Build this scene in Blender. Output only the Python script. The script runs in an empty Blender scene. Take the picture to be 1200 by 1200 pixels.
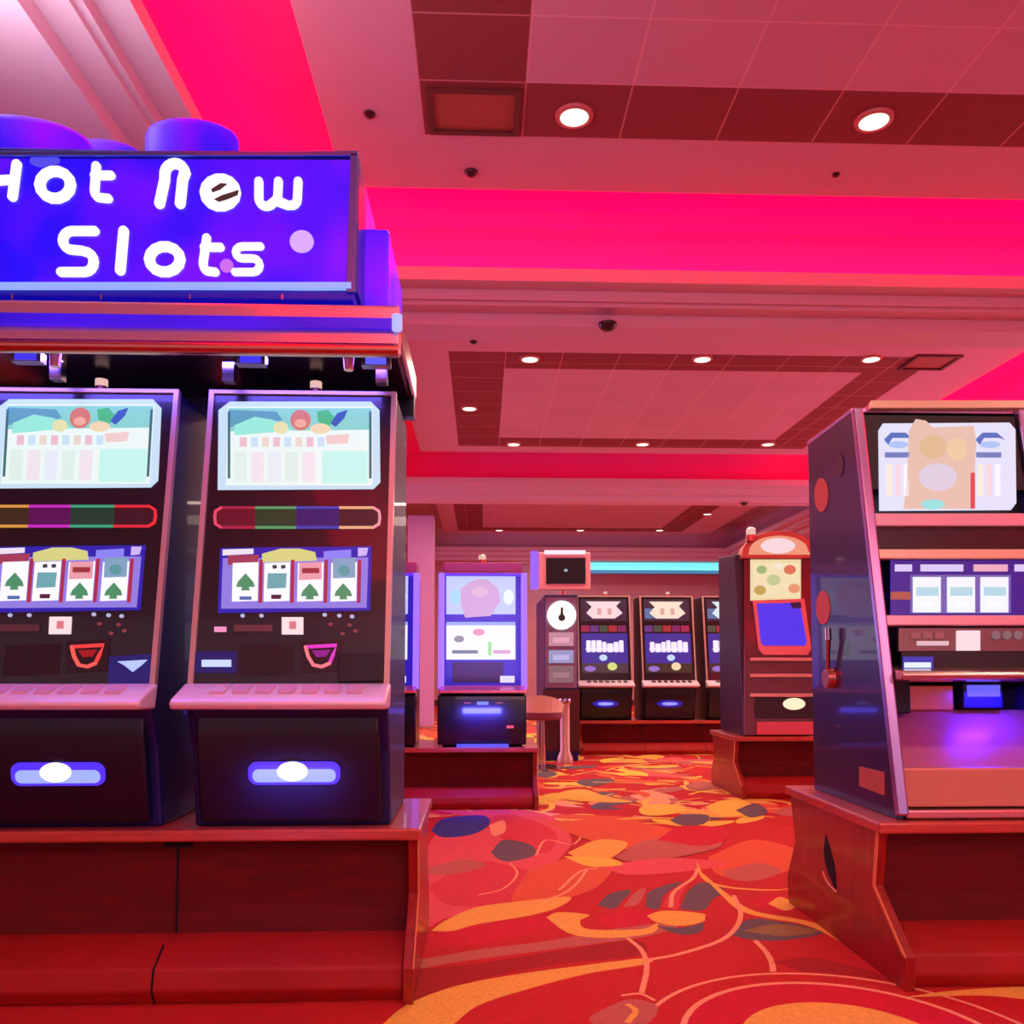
import bpy, bmesh, math, random
from math import sin, cos, pi, radians, atan, tan
from mathutils import Vector, Matrix
S = bpy.context.scene
COL = S.collection

# ------------------------------------------------------------ camera
F = 1000.0; CAMH = 1.1; YAW = atan(.035); PIT = radians(3)
CY = 600 + 179 - F * tan(PIT)
cam_d = bpy.data.cameras.new('camera'); cam = bpy.data.objects.new('camera', cam_d); COL.objects.link(cam)
cam_d.sensor_width = 36; cam_d.lens = 36 * F / 1200; cam_d.shift_y = (CY - 600) / 1200
cam_d.clip_start = .05; cam_d.clip_end = 100
cam.location = (0, 0, CAMH); cam.rotation_euler = (pi / 2 + PIT, 0, -YAW)
S.camera = cam
# ------------------------------------------------------------ world / exposure
S.view_settings.view_transform = 'Standard'; S.view_settings.look = 'None'
S.view_settings.gamma = 1; S.view_settings.use_curve_mapping = False; S.view_settings.exposure = 0.0
W = bpy.data.worlds.new('world'); S.world = W; W.use_nodes = True
W.node_tree.nodes['Background'].inputs[0].default_value = (1.0, .50, .74, 1)
W.node_tree.nodes['Background'].inputs[1].default_value = .7

def lamp_area(name, loc, rot, sx, sy, col, watt, parent=None):
    d = bpy.data.lights.new(name, 'AREA'); d.shape = 'RECTANGLE'; d.size = sx; d.size_y = sy
    d.color = col; d.energy = watt
    o = bpy.data.objects.new(name, d); COL.objects.link(o); o.location = loc; o.rotation_euler = rot
    if parent is not None:
        o.parent = parent; o.location = Vector(loc) - parent.matrix_basis.translation
    return o
PINK = (1, .003, .10)
# tray cove strips (behind the lips), see ceiling section for the numbers
T1 = (-.96, 5.71, -2.6, 5.77); T2 = (-.96, 5.71, 8.0, 13.1); T3 = (-.96, 5.71, 15.3, 21.2)
def cove_lights(T, far, near, left, right):
    x0, x1, y0, y1 = T; d = .78; z = 4.165
    cx, cy = (x0 + x1) / 2, (y0 + y1) / 2; lx, ly = x1 - x0 + 1.5, y1 - y0 + 1.5
    for w, loc, rot, sx, sy in ((far, (cx, y1 + d, z), (radians(180 - 8), 0, 0), lx, .1), (near, (cx, y0 - d, z), (radians(180 + 8), 0, 0), lx, .1),
                                (left, (x0 - d, cy, z), (0, radians(180 + 8), 0), .1, ly), (right, (x1 + d, cy, z), (0, radians(180 - 8), 0), .1, ly)):
        if w: lamp_area('cove_strip_light', loc, rot, sx, sy, PINK, w * max(sx, sy))
cove_lights(T1, 11, 11, 11, 11); cove_lights(T2, .35, 5, 1, 10)
# added soft fill lamps without fixtures, behind the camera, beside and over the hall
lamp_area('hall_fill', (2.0, -2.2, 3.6), (radians(62), 0, 0), 5, 1.5, (1, .70, .80), 60)
lamp_area('hall_fill', (9.2, 11, 1.8), (0, radians(105), 0), 2, 8, (1, .55, .85), 150)
lamp_area('hall_fill', (-6.2, 12, 1.8), (0, radians(-105), 0), 2, 8, (.75, .42, 1), 190)
for y_ in (9.5, 14.2, 19.0):
    lamp_area('hall_fill', (2.4, y_, 3.78 if y_ == 14.2 else 4.3), (0, 0, 0), 5.5, 1.2 if y_ != 14.2 else .25, (1, .72, .60), 110)

# ------------------------------------------------------------ helpers
def lin(c):
    c = c / 255
    return c / 12.92 if c <= .04045 else ((c + .055) / 1.055) ** 2.4
def L(rgb): return (lin(rgb[0]), lin(rgb[1]), lin(rgb[2]), 1)
_m = {}
def mat(rgb, rough=.5, metal=0, noise=0, scale=20, bump=0, stretch=None, coat=0):
    k = ('m', rgb, rough, metal, noise, scale, bump, stretch, coat)
    if k in _m: return _m[k]
    m = bpy.data.materials.new('surface_%d' % len(_m)); m.use_nodes = True; nt = m.node_tree
    b = nt.nodes['Principled BSDF']; b.inputs['Base Color'].default_value = L(rgb)
    b.inputs['Roughness'].default_value = rough; b.inputs['Metallic'].default_value = metal
    b.inputs['Coat Weight'].default_value = coat
    if noise or bump:
        tc = nt.nodes.new('ShaderNodeTexCoord'); mp = nt.nodes.new('ShaderNodeMapping')
        if stretch: mp.inputs['Scale'].default_value = stretch
        nt.links.new(tc.outputs['Object'], mp.inputs[0])
        n = nt.nodes.new('ShaderNodeTexNoise'); n.inputs['Scale'].default_value = scale; n.inputs['Detail'].default_value = 5
        nt.links.new(mp.outputs[0], n.inputs['Vector'])
        if noise:
            r = nt.nodes.new('ShaderNodeValToRGB')
            a = tuple(c * (1 - noise) for c in L(rgb)[:3]) + (1,); z = tuple(min(1, c * (1 + noise)) for c in L(rgb)[:3]) + (1,)
            r.color_ramp.elements[0].position = .3; r.color_ramp.elements[1].position = .7
            r.color_ramp.elements[0].color = a; r.color_ramp.elements[1].color = z
            nt.links.new(n.outputs[0], r.inputs[0]); nt.links.new(r.outputs[0], b.inputs['Base Color'])
        if bump:
            bp = nt.nodes.new('ShaderNodeBump'); bp.inputs['Strength'].default_value = bump; bp.inputs['Distance'].default_value = .01
            nt.links.new(n.outputs[0], bp.inputs['Height']); nt.links.new(bp.outputs[0], b.inputs['Normal'])
    _m[k] = m; return m
def E(rgb, s=1.0):
    k = ('e', rgb, s)
    if k in _m: return _m[k]
    m = bpy.data.materials.new('lit_%d' % len(_m)); m.use_nodes = True
    b = m.node_tree.nodes['Principled BSDF']; b.inputs['Base Color'].default_value = (.01, .01, .01, 1)
    b.inputs['Roughness'].default_value = .35
    b.inputs['Emission Color'].default_value = L(rgb); b.inputs['Emission Strength'].default_value = s
    _m[k] = m; return m
def E2(a, c, s=1.0, scale=2.0):
    """backlit plastic whose lamps shift between two colours"""
    k = ('e2', a, c, s, scale)
    if k in _m: return _m[k]
    m = bpy.data.materials.new('backlit_%d' % len(_m)); m.use_nodes = True; nt = m.node_tree
    b = nt.nodes['Principled BSDF']; b.inputs['Base Color'].default_value = (.01, .01, .03, 1); b.inputs['Roughness'].default_value = .3
    tc = nt.nodes.new('ShaderNodeTexCoord'); n = nt.nodes.new('ShaderNodeTexNoise'); n.inputs['Scale'].default_value = scale; n.inputs['Detail'].default_value = 1
    r = nt.nodes.new('ShaderNodeValToRGB'); r.color_ramp.elements[0].position = .43; r.color_ramp.elements[1].position = .68
    r.color_ramp.elements[0].color = L(a); r.color_ramp.elements[1].color = L(c)
    nt.links.new(tc.outputs['Object'], n.inputs['Vector']); nt.links.new(n.outputs[0], r.inputs[0])
    nt.links.new(r.outputs[0], b.inputs['Emission Color']); b.inputs['Emission Strength'].default_value = s
    _m[k] = m; return m

FW = Vector((sin(YAW) * cos(PIT), cos(YAW) * cos(PIT), sin(PIT))); RT = Vector((cos(YAW), -sin(YAW), 0)); UP = RT.cross(FW)
CAM = Vector((0, 0, CAMH))
def at(ax, v, px, py):
    d = FW + (px - 600) / F * RT + (CY - py) / F * UP
    return CAM + d * ((v - CAM[ax]) / d[ax])

class Face:
    """a flat front that leans: s along +x, t up the slope, n out of it"""
    def __init__(s, y0, z0, y1, z1):
        s.o = Vector((0, y0, z0)); s.u = Vector((0, y1 - y0, z1 - z0)).normalized(); s.n = Vector((0, -s.u.z, s.u.y))
    def P(s, a, t, n=0): return s.o + Vector((a, 0, 0)) + s.u * t + s.n * n
    def px(s, x, y):
        d = FW + (x - 600) / F * RT + (CY - y) / F * UP
        p = CAM + d * ((s.o - CAM).dot(s.n) / d.dot(s.n)) - s.o
        return (p.x, p.dot(s.u))
class Side:
    """a vertical plane of constant x facing -x; s along +y, t up"""
    def __init__(s, x): s.x = x
    def P(s, a, t, n=0): return Vector((s.x - n, a, t))
    def px(s, x, y): p = at(0, s.x, x, y); return (p.y, p.z)

OFF = Vector((0, 0, 0))
class MB:
    def __init__(s): s.v = []; s.f = []; s.mi = []; s.mats = []
    def _i(s, m):
        if m not in s.mats: s.mats.append(m)
        return s.mats.index(m)
    def add(s, vs, fs, m):
        k = len(s.v); i = s._i(m); s.v += [Vector(p) for p in vs]
        for f in fs: s.f.append([k + a for a in f]); s.mi.append(i)
        return s
    def ext(s, pts, vec, m):
        n = len(pts); vec = Vector(vec); pts = [Vector(p) for p in pts]
        return s.add(pts + [p + vec for p in pts], [list(range(n))[::-1], list(range(n, 2 * n))] + [[i, (i + 1) % n, n + (i + 1) % n, n + i] for i in range(n)], m)
    def box(s, x0, x1, y0, y1, z0, z1, m):
        return s.ext([(x0, y0, z0), (x1, y0, z0), (x1, y1, z0), (x0, y1, z0)], (0, 0, z1 - z0), m)
    def prof(s, prof, x0, x1, m): return s.ext([(x0, y, z) for y, z in prof], (x1 - x0, 0, 0), m)
    def slab(s, fc, poly, n0, n1, m):
        return s.ext([fc.P(a, t, n0) for a, t in poly], fc.P(0, 0, n1) - fc.P(0, 0, n0), m)
    def rect(s, fc, a0, a1, t0, t1, n0, n1, m): return s.slab(fc, [(a0, t0), (a1, t0), (a1, t1), (a0, t1)], n0, n1, m)
    def rpx(s, fc, x0, y0, x1, y1, n0, n1, m, r=0):
        a, b = fc.px(x0, y1), fc.px(x1, y0)
        c, d = fc.px(x1, y1), fc.px(x0, y0)
        if r:
            return s.slab(fc, rrect(min(a[0], d[0]), max(b[0], c[0]), a[1], b[1], r), n0, n1, m)
        return s.slab(fc, [a, c, b, d], n0, n1, m)
    def ppx(s, fc, pts, n0, n1, m): return s.slab(fc, [fc.px(*p) for p in pts], n0, n1, m)
    def disc(s, fc, a, t, r, n0, n1, m, ry=None, seg=24):
        ry = ry or r
        return s.slab(fc, [(a + r * cos(2 * pi * i / seg), t + ry * sin(2 * pi * i / seg)) for i in range(seg)], n0, n1, m)
    def dpx(s, fc, x, y, rx, ry, n0, n1, m, seg=20):
        return s.ppx(fc, [(x + rx * cos(2 * pi * i / seg), y - ry * sin(2 * pi * i / seg)) for i in range(seg)], n0, n1, m)
    def stroke(s, fc, pts, w, n0, n1, m, closed=False):
        P = [Vector(p) for p in pts]
        n = len(P); segs = n if closed else n - 1
        nr = []
        for i in range(n):
            a = P[(i - 1) % n] if (closed or i) else P[i]; b = P[(i + 1) % n] if (closed or i < n - 1) else P[i]
            d = (b - a)
            d = d.normalized() if d.length > 1e-9 else Vector((1, 0))
            c1 = (P[i] - a); k = 1.0
            if c1.length > 1e-9: k = 1 / max(.5, abs(c1.normalized().dot(d)))
            nr.append(Vector((-d.y, d.x)) * w / 2 * k)
        for i in range(segs):
            j = (i + 1) % n
            s.slab(fc, [P[i] - nr[i], P[j] - nr[j], P[j] + nr[j], P[i] + nr[i]], n0, n1, m)
        if not closed:
            for e in (0, n - 1): s.disc(fc, P[e].x, P[e].y, w / 2, n0, n1 + .0002, m, seg=14)
        return s
    def cyl(s, p0, p1, r0, r1, m, seg=20):
        p0, p1 = Vector(p0), Vector(p1); d = (p1 - p0).normalized()
        a = d.orthogonal().normalized(); b = d.cross(a)
        r = [p0 + (a * cos(2 * pi * i / seg) + b * sin(2 * pi * i / seg)) * r0 for i in range(seg)]
        q = [p1 + (a * cos(2 * pi * i / seg) + b * sin(2 * pi * i / seg)) * r1 for i in range(seg)]
        return s.add(r + q, [list(range(seg))[::-1], list(range(seg, 2 * seg))] + [[i, (i + 1) % seg, seg + (i + 1) % seg, seg + i] for i in range(seg)], m)
    def lathe(s, c, prof, m, seg=28):
        c = Vector(c); vs = []; fs = []
        for r, z in prof: vs += [c + Vector((r * cos(2 * pi * i / seg), r * sin(2 * pi * i / seg), z)) for i in range(seg)]
        for k in range(len(prof) - 1):
            for i in range(seg):
                j = (i + 1) % seg; fs.append([k * seg + i, k * seg + j, (k + 1) * seg + j, (k + 1) * seg + i])
        fs.append(list(range(seg))[::-1]); fs.append([(len(prof) - 1) * seg + i for i in range(seg)])
        return s.add(vs, fs, m)
    def tube(s, pts, r, m, seg=10):
        for a, b in zip(pts[:-1], pts[1:]): s.cyl(a, b, r, r, m, seg)
        return s
    def build(s, name, parent=None, bevel=0, smooth=False, off=None):
        base = Vector((0, 0, 0)) if parent is None else wl(parent) - OFF
        me = bpy.data.meshes.new(name); me.from_pydata([tuple(p - base) for p in s.v], [], s.f)
        for m in s.mats: me.materials.append(m)
        for p, i in zip(me.polygons, s.mi): p.material_index = i; p.use_smooth = smooth
        bm = bmesh.new(); bm.from_mesh(me); bmesh.ops.recalc_face_normals(bm, faces=bm.faces)
        bm.to_mesh(me); bm.free()
        if smooth: me.set_sharp_from_angle(angle=radians(38))
        o = bpy.data.objects.new(name, me); COL.objects.link(o)
        if parent is not None: o.parent = parent
        elif OFF.length: o.location = OFF
        if bevel:
            b = o.modifiers.new('bevel', 'BEVEL'); b.width = bevel; b.segments = 2; b.limit_method = 'ANGLE'; b.angle_limit = radians(40)
        return o
def wl(o):
    v = Vector(o.location)
    while o.parent: o = o.parent; v += Vector(o.location)
    return v
def tag(o, label=None, cat=None, group=None, kind=None):
    if label: o['label'] = label
    if cat: o['category'] = cat
    if group: o['group'] = group
    if kind: o['kind'] = kind
    return o
def thing(name, loc, label, cat, group=None):
    o = bpy.data.objects.new(name, None); COL.objects.link(o); o.location = Vector(loc) + OFF
    o.empty_display_size = .1
    return tag(o, label, cat, group)
def rrect(a0, a1, t0, t1, r, k=5):
    out = []
    for cx, cy, s0 in ((a1 - r, t1 - r, 0), (a0 + r, t1 - r, 90), (a0 + r, t0 + r, 180), (a1 - r, t0 + r, 270)):
        out += [(cx + r * cos(radians(s0 + 90 * i / k)), cy + r * sin(radians(s0 + 90 * i / k))) for i in range(k + 1)]
    return out
def curve(pts, n=8):
    """Catmull-Rom through 2D points"""
    P = [Vector(p) for p in pts]; P = [P[0] * 2 - P[1]] + P + [P[-1] * 2 - P[-2]]; out = []
    for i in range(1, len(P) - 2):
        for k in range(n):
            t = k / n; a, b, c, d = P[i - 1:i + 3]
            out.append(.5 * ((2 * b) + (c - a) * t + (2 * a - 5 * b + 4 * c - d) * t * t + (3 * b - a - 3 * c + d) * t ** 3))
    out.append(P[-2]); return [tuple(p) for p in out]

# ------------------------------------------------------------ ceiling
Z0 = 4.4; ZS = 3.82
def tile_mat(rgb, line, name):
    m = bpy.data.materials.new(name); m.use_nodes = True; nt = m.node_tree; b = nt.nodes['Principled BSDF']
    tc = nt.nodes.new('ShaderNodeTexCoord'); mp = nt.nodes.new('ShaderNodeMapping'); mp.inputs['Location'].default_value = (-.245, -5.17, 0)
    br = nt.nodes.new('ShaderNodeTexBrick'); br.offset = 0; br.squash = 1
    br.inputs['Scale'].default_value = 1; br.inputs['Brick Width'].default_value = .61; br.inputs['Row Height'].default_value = .5
    br.inputs['Mortar Size'].default_value = .006; br.inputs['Mortar Smooth'].default_value = .1
    br.inputs['Color1'].default_value = L(rgb); br.inputs['Color2'].default_value = L(tuple(int(c * .97) for c in rgb)); br.inputs['Mortar'].default_value = L(line)
    nt.links.new(tc.outputs['Object'], mp.inputs[0]); nt.links.new(mp.outputs[0], br.inputs['Vector'])
    nt.links.new(br.outputs[0], b.inputs['Base Color']); b.inputs['Roughness'].default_value = .9
    return m
m_tile = tile_mat((215, 158, 178), (228, 174, 188), 'ceiling_tile')
m_tilep = mat((215, 158, 178), .9, noise=.04, scale=60)
m_dark = tile_mat((146, 62, 64), (200, 130, 130), 'dark_ceiling_tile')
m_paint = mat((222, 178, 196), .7)
m_cove = mat((250, 70, 160), .8)  # pink of the strip lights is put into this paint too
c = MB()
def ring(x0, x1, y0, y1, d0, z0, d1, z1, m, sides='lrnf'):
    a = [(x0 - d0, y0 - d0, z0), (x1 + d0, y0 - d0, z0), (x1 + d0, y1 + d0, z0), (x0 - d0, y1 + d0, z0)]
    b = [(x0 - d1, y0 - d1, z1), (x1 + d1, y0 - d1, z1), (x1 + d1, y1 + d1, z1), (x0 - d1, y1 + d1, z1)]
    c.add(a + b, [[i, (i + 1) % 4, 4 + (i + 1) % 4, 4 + i] for i in range(4)], m)
trim = []
def quad(b, x0, x1, y0, y1, z, m): b.add([(x0, y0, z), (x1, y0, z), (x1, y1, z), (x0, y1, z)], [[0, 1, 2, 3]], m)
def tray(T, fr):
    global c
    x0, x1, y0, y1 = T
    fx0, fx1, fy0, fy1 = fr; w = .61; h = .5
    # dark frame of tiles
    quad(c, fx0, fx0 + w, fy0, fy1, Z0, m_dark); quad(c, fx1 - w, fx1, fy0, fy1, Z0, m_dark)
    quad(c, fx0 + w, fx1 - w, fy0, fy0 + h, Z0, m_dark); quad(c, fx0 + w, fx1 - w, fy1 - h, fy1, Z0, m_dark)
    quad(c, fx0 + w, fx1 - w, fy0 + h, fy1 - h, Z0, m_tile)
    quad(c, x0, fx0, y0, y1, Z0, m_tilep); quad(c, fx1, x1, y0, y1, Z0, m_tilep)
    quad(c, fx0, fx1, y0, fy0, Z0, m_tilep); quad(c, fx0, fx1, fy1, y1, Z0, m_tilep)
    k = c; c = MB()
    pr = [(0, Z0), (0, Z0 + .02), (-.12, Z0 + .02), (-.12, Z0 + .36), (.7, Z0 + .36), (.86, Z0 + .32), (.95, Z0 + .22), (.98, Z0 + .08), (.98, 4.05)]
    for a, b in zip(pr[:-1], pr[1:]): ring(x0, x1, y0, y1, a[0], a[1], b[0], b[1], m_cove if T is not T3 else m_paint)
    tag(c.build('trim_%d' % (len(trim) * 2 + 1)), kind='structure'); c = MB()
    pr = [(.98, 4.05), (.66, 4.05), (.66, 4.13), (.6, 4.13), (.6, 4.03), (.76, 4.03), (.76, 3.95), (.80, 3.95), (.80, 3.92), (.95, 3.92), (.95, ZS), (1.0, ZS)]
    for a, b in zip(pr[:-1], pr[1:]): ring(x0, x1, y0, y1, a[0], a[1], b[0], b[1], m_paint)
    tag(c.build('trim_%d' % (len(trim) * 2 + 2)), kind='structure'); c = k; trim.append(1)
tray(T1, (-.365, 5.0, -1.83, 5.17))
tray(T2, (-.365, 4.9, 8.85, 12.75))
tray(T3, (-.6, 4.95, 16.2, 20.9))
XL, XR, YN, YF = -6.5, 9.5, -3.6, 23.2
quad(c, XL, T1[0] - 1, YN, YF, ZS, m_paint); quad(c, T1[1] + 1, XR, YN, YF, ZS, m_paint)
for a, b in ((T1[3] + 1, T2[2] - 1), (T2[3] + 1, T3[2] - 1), (T3[3] + 1, YF)): quad(c, T1[0] - 1, T1[1] + 1, a, b, ZS, m_paint)
tag(c.build('ceiling'), kind='structure')

# walls
m_wall = mat((215, 150, 158), .8, noise=.05, scale=3)
b = MB(); b.box(XL, XR, YF, YF + .15, 0, ZS, m_wall); tag(b.build('wall_back'), kind='structure')
b = MB(); b.box(XL - .15, XL, YN, YF, 0, ZS, m_wall); tag(b.build('wall_left'), kind='structure')
b = MB(); b.box(XR, XR + .15, YN, YF, 0, ZS, m_wall); tag(b.build('wall_right'), kind='structure')
b = MB(); b.box(XL, XR, YF - .04, YF, 0, .15, mat((90, 30, 25), .5)); tag(b.build('baseboard_back'), kind='structure')
# teal light line along the far wall
t = thing('light_strip', (4, 22.35, 3.5), 'glowing teal light strip high on the far wall', 'light strip')
p = at(1, 22.35, 690, 668); q = at(1, 22.35, 846, 661)
MB().box(p.x - .4, q.x + 3.2, 22.34, 22.5, 3.50, 3.80, mat((60, 70, 100), .4)).build('housing', t)
MB().box(p.x - .4, q.x + 3.2, 22.30, 22.34, 3.60, 3.80, E((120, 235, 245), 1.1)).build('diffuser', t)
lamp_area('strip_glow', (4, 22.25, 3.6), (radians(60), 0, 0), 6, .15, (.2, .8, 1), 14, t)
# column at left rear
b = MB(); p = at(1, 15.5, 478, 620); q = at(1, 15.5, 508, 620); b.box(p.x, q.x, 15.5, 16.0, 0, ZS, mat((215, 160, 205), .7)); tag(b.build('column'), 'pale pink square column behind the blue framed machines', 'column', kind='structure')  # purple light from the machines is put into the column's colour

# ------------------------------------------------------------ floor carpet
def carpet_mat(rgb):
    return mat(rgb, .95, noise=.13, scale=90, bump=.25)
C_ = {k: carpet_mat(v) for k, v in dict(red=(196, 28, 26), crim=(205, 12, 45), deep=(165, 22, 20), gold=(240, 192, 78), yel=(245, 212, 75), line=(248, 175, 125),
      pink=(225, 90, 95), mute=(190, 105, 90), grey=(105, 92, 98), rose=(215, 60, 70), blue=(50, 60, 150), orange=(222, 98, 55), maroon=(130, 25, 25), olive=(150, 120, 70)).items()}
b = MB(); quad(b, XL, XR, YN, YF, 0, C_['red'])
layer = [0.0002]
def cz(): layer[0] += .000002; return layer[0]
def cpoly(pts, m):
    z = cz(); b.add([(p[0], p[1], z) for p in pts], [list(range(len(pts)))], C_[m])
def cpx(pts, m, smooth=True):
    P = [at(2, 0, *p) for p in pts]; P = [(p.x, p.y) for p in P]
    if smooth: P = curve(P + [P[0]], 5)[:-1]
    cpoly(P, m)
def cline(pts, w, m, taper=False):
    P = [Vector(p) for p in curve(pts, 6)]; n = len(P); z = cz(); vs = []
    for i, p in enumerate(P):
        d = (P[min(i + 1, n - 1)] - P[max(i - 1, 0)]).normalized(); k = w / 2 * ((sin(pi * i / (n - 1)) * .92 + .08) if taper else 1)
        vs += [(p.x - d.y * k, p.y + d.x * k, z), (p.x + d.y * k, p.y - d.x * k, z)]
    b.add(vs, [[2 * i, 2 * i + 1, 2 * i + 3, 2 * i + 2] for i in range(n - 1)], C_[m])
def clpx(pts, w, m, taper=False): cline([tuple(at(2, 0, *p))[:2] for p in pts], w, m, taper)
rnd = random.Random(5)
def in_near(x, y): return y < 6.0 and -1 < x < 2.2
def blob(x, y, r, m, asp):
    a = rnd.random() * pi; k = rnd.uniform(-.5, .5); P = []
    for i in range(20):
        t = 2 * pi * i / 20; u = r * cos(t); v = r / asp * sin(t) * (1 + .25 * cos(t)) + k * u * u / r
        P.append((x + u * cos(a) - v * sin(a), y + u * sin(a) + v * cos(a)))
    cpoly(P, m)
# the repeating swirl pattern all over the hall
for i in range(1250):
    if i % 5: x = rnd.uniform(-2.5, 5); y = 5.9 + 11 * rnd.random() ** 1.2; r_ = rnd.uniform(.12, .40)
    else: x = rnd.uniform(-5, 8); y = rnd.uniform(YN, 20); r_ = rnd.uniform(.15, .45)
    if y < 5.9 and -3 < x < 3: continue
    blob(x, y, r_, rnd.choice(['orange', 'orange', 'crim', 'gold', 'gold', 'pink', 'orange', 'mute', 'yel', 'gold', 'red', 'red', 'grey', 'line', 'yel']), rnd.uniform(1.6, 3.6))
    if i % 2 == 0:
        a = rnd.random() * 6.3; q = rnd.uniform(-1, 1); s = rnd.uniform(.3, .9)
        cline([(x + s * k / 3 * cos(a + q * k / 3), y + s * k / 3 * sin(a + q * k / 3)) for k in range(4)], rnd.choice([.02, .03, .05]), rnd.choice(['gold', 'line', 'yel']))
# ground colour of the near part, then the drawn motifs of the photograph
P0 = [(300, 1300), (380, 1080), (490, 960), (600, 950), (640, 1000), (700, 1020), (800, 1010), (930, 1010), (1100, 1100), (1300, 1180), (1300, 1300)]
cpx(P0, 'red', False)
cpx([(480, 1110), (505, 985), (560, 950), (640, 955), (670, 985), (645, 1020), (655, 1045), (600, 1060), (520, 1078)], 'pink')
cpx([(560, 962), (600, 955), (650, 975), (640, 1000), (600, 990)], 'rose')
cpx([(500, 1040), (560, 1010), (640, 1030), (620, 1056), (530, 1062)], 'rose')
cpx([(620, 1020), (690, 1000), (720, 1008), (700, 1040), (640, 1058), (600, 1056)], 'orange')
cpx([(505, 974), (520, 960), (565, 956), (574, 966), (555, 978), (520, 982)], 'blue')
cpx([(573, 968), (590, 962), (592, 975), (578, 980)], 'line')
cpx([(575, 1000), (590, 985), (620, 990), (628, 1002), (600, 1010), (585, 1008)], 'grey')
cpx([(500, 1018), (540, 1008), (570, 1014), (540, 1024), (505, 1026)], 'mute')
clpx([(560, 1050), (590, 1042), (606, 1025), (598, 1012)], .012, 'line')
clpx([(628, 1003), (640, 985), (672, 990), (680, 972), (650, 960)], .014, 'line')
cpx([(640, 965), (720, 960), (800, 975), (840, 990), (760, 1000), (690, 985)], 'orange')
cpx([(720, 1005), (760, 985), (830, 980), (845, 992), (800, 1004), (740, 1010)], 'mute')
cpx([(665, 1000), (700, 985), (735, 988), (720, 1004), (690, 1012)], 'gold')
cpx([(770, 985), (800, 968), (850, 972), (850, 985), (820, 992)], 'crim')
cpx([(785, 962), (800, 955), (830, 956), (825, 966), (800, 968)], 'grey')
cpx([(826, 946), (850, 938), (880, 942), (878, 954), (845, 956)], 'yel')
cpx([(862, 950), (885, 942), (900, 952), (880, 958)], 'grey')
cpx([(830, 1005), (880, 985), (930, 995), (940, 1015), (880, 1030), (840, 1025)], 'orange')
cpx([(845, 1022), (890, 1012), (915, 1022), (890, 1032), (860, 1032)], 'mute')
cpx([(700, 1016), (780, 1006), (850, 1012), (820, 1020), (740, 1026)], 'pink')
cpx([(660, 1004), (710, 1006), (730, 1014), (690, 1016)], 'yel')
# big lens shapes
cpx([(480, 1105), (530, 1090), (600, 1080), (665, 1072), (640, 1088), (600, 1100), (520, 1112)], 'crim')
cpx([(480, 1128), (560, 1114), (640, 1104), (730, 1088), (800, 1082), (760, 1098), (660, 1112), (540, 1128), (480, 1138)], 'mute')
cpx([(480, 1180), (470, 1142), (560, 1130), (700, 1108), (745, 1102), (752, 1120), (650, 1132), (560, 1150), (500, 1175)], 'deep')
cpx([(505, 1092), (525, 1078), (560, 1064), (620, 1056), (668, 1052), (655, 1064), (620, 1074), (560, 1084), (530, 1092)], 'gold')
cpx([(440, 1210), (475, 1180), (530, 1158), (600, 1144), (680, 1133), (757, 1124), (757, 1131), (690, 1142), (620, 1160), (560, 1180), (515, 1210)], 'gold')
cpx([(640, 1076), (655, 1070), (690, 1073), (680, 1080), (690, 1090), (750, 1090), (770, 1083), (765, 1094), (720, 1100), (670, 1096)], 'gold')
cpx([(700, 1078), (730, 1068), (765, 1070), (765, 1080), (735, 1088), (708, 1085)], 'crim')
cpx([(700, 1062), (715, 1048), (740, 1044), (728, 1058), (720, 1066)], 'grey')
cpx([(730, 1064), (745, 1046), (757, 1042), (748, 1060)], 'mute')
cpx([(756, 1064), (762, 1045), (800, 1034), (778, 1050), (772, 1066)], 'grey')
cpx([(776, 1064), (786, 1046), (806, 1036), (797, 1052), (794, 1066)], 'rose')
cpx([(797, 1066), (806, 1046), (822, 1035), (848, 1042), (842, 1056), (822, 1068)], 'grey')
cpx([(758, 1074), (780, 1068), (825, 1072), (826, 1080), (800, 1086), (770, 1082)], 'gold')
cpx([(768, 1086), (800, 1088), (826, 1082), (820, 1094), (795, 1096)], 'grey')
cpx([(824, 1092), (830, 1062), (845, 1050), (864, 1060), (858, 1082), (842, 1096)], 'red')
cpx([(852, 1096), (880, 1078), (930, 1084), (965, 1094), (920, 1103), (880, 1102)], 'grey')
cpx([(870, 1092), (910, 1084), (960, 1092), (920, 1098)], 'olive')
clpx([(786, 1064), (790, 1046), (812, 1030), (818, 1018)], .02, 'line')
clpx([(816, 1010), (825, 1030), (850, 1040), (900, 1044), (930, 1042)], .03, 'gold', True)
clpx([(818, 1020), (850, 1050), (880, 1070), (950, 1084), (1000, 1110), (1060, 1145)], .06, 'gold', True)
clpx([(860, 1050), (868, 1075), (850, 1100), (800, 1118), (760, 1126)], .022, 'line')
cpx([(880, 1056), (905, 1048), (925, 1056), (925, 1068), (895, 1068)], 'crim')
cpx([(900, 1060), (915, 1052), (932, 1062), (920, 1068)], 'gold')
clpx([(735, 1100), (752, 1115), (758, 1135), (752, 1165)], .02, 'line')
clpx([(885, 1103), (900, 1120), (906, 1138), (900, 1155)], .022, 'line')
clpx([(655, 1044), (680, 1022), (700, 1018)], .016, 'line'); clpx([(610, 1062), (650, 1052), (672, 1040), (688, 1020)], .016, 'line')
cpx([(905, 1128), (960, 1124), (1050, 1150), (1130, 1195), (1000, 1160)], 'deep')
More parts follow.
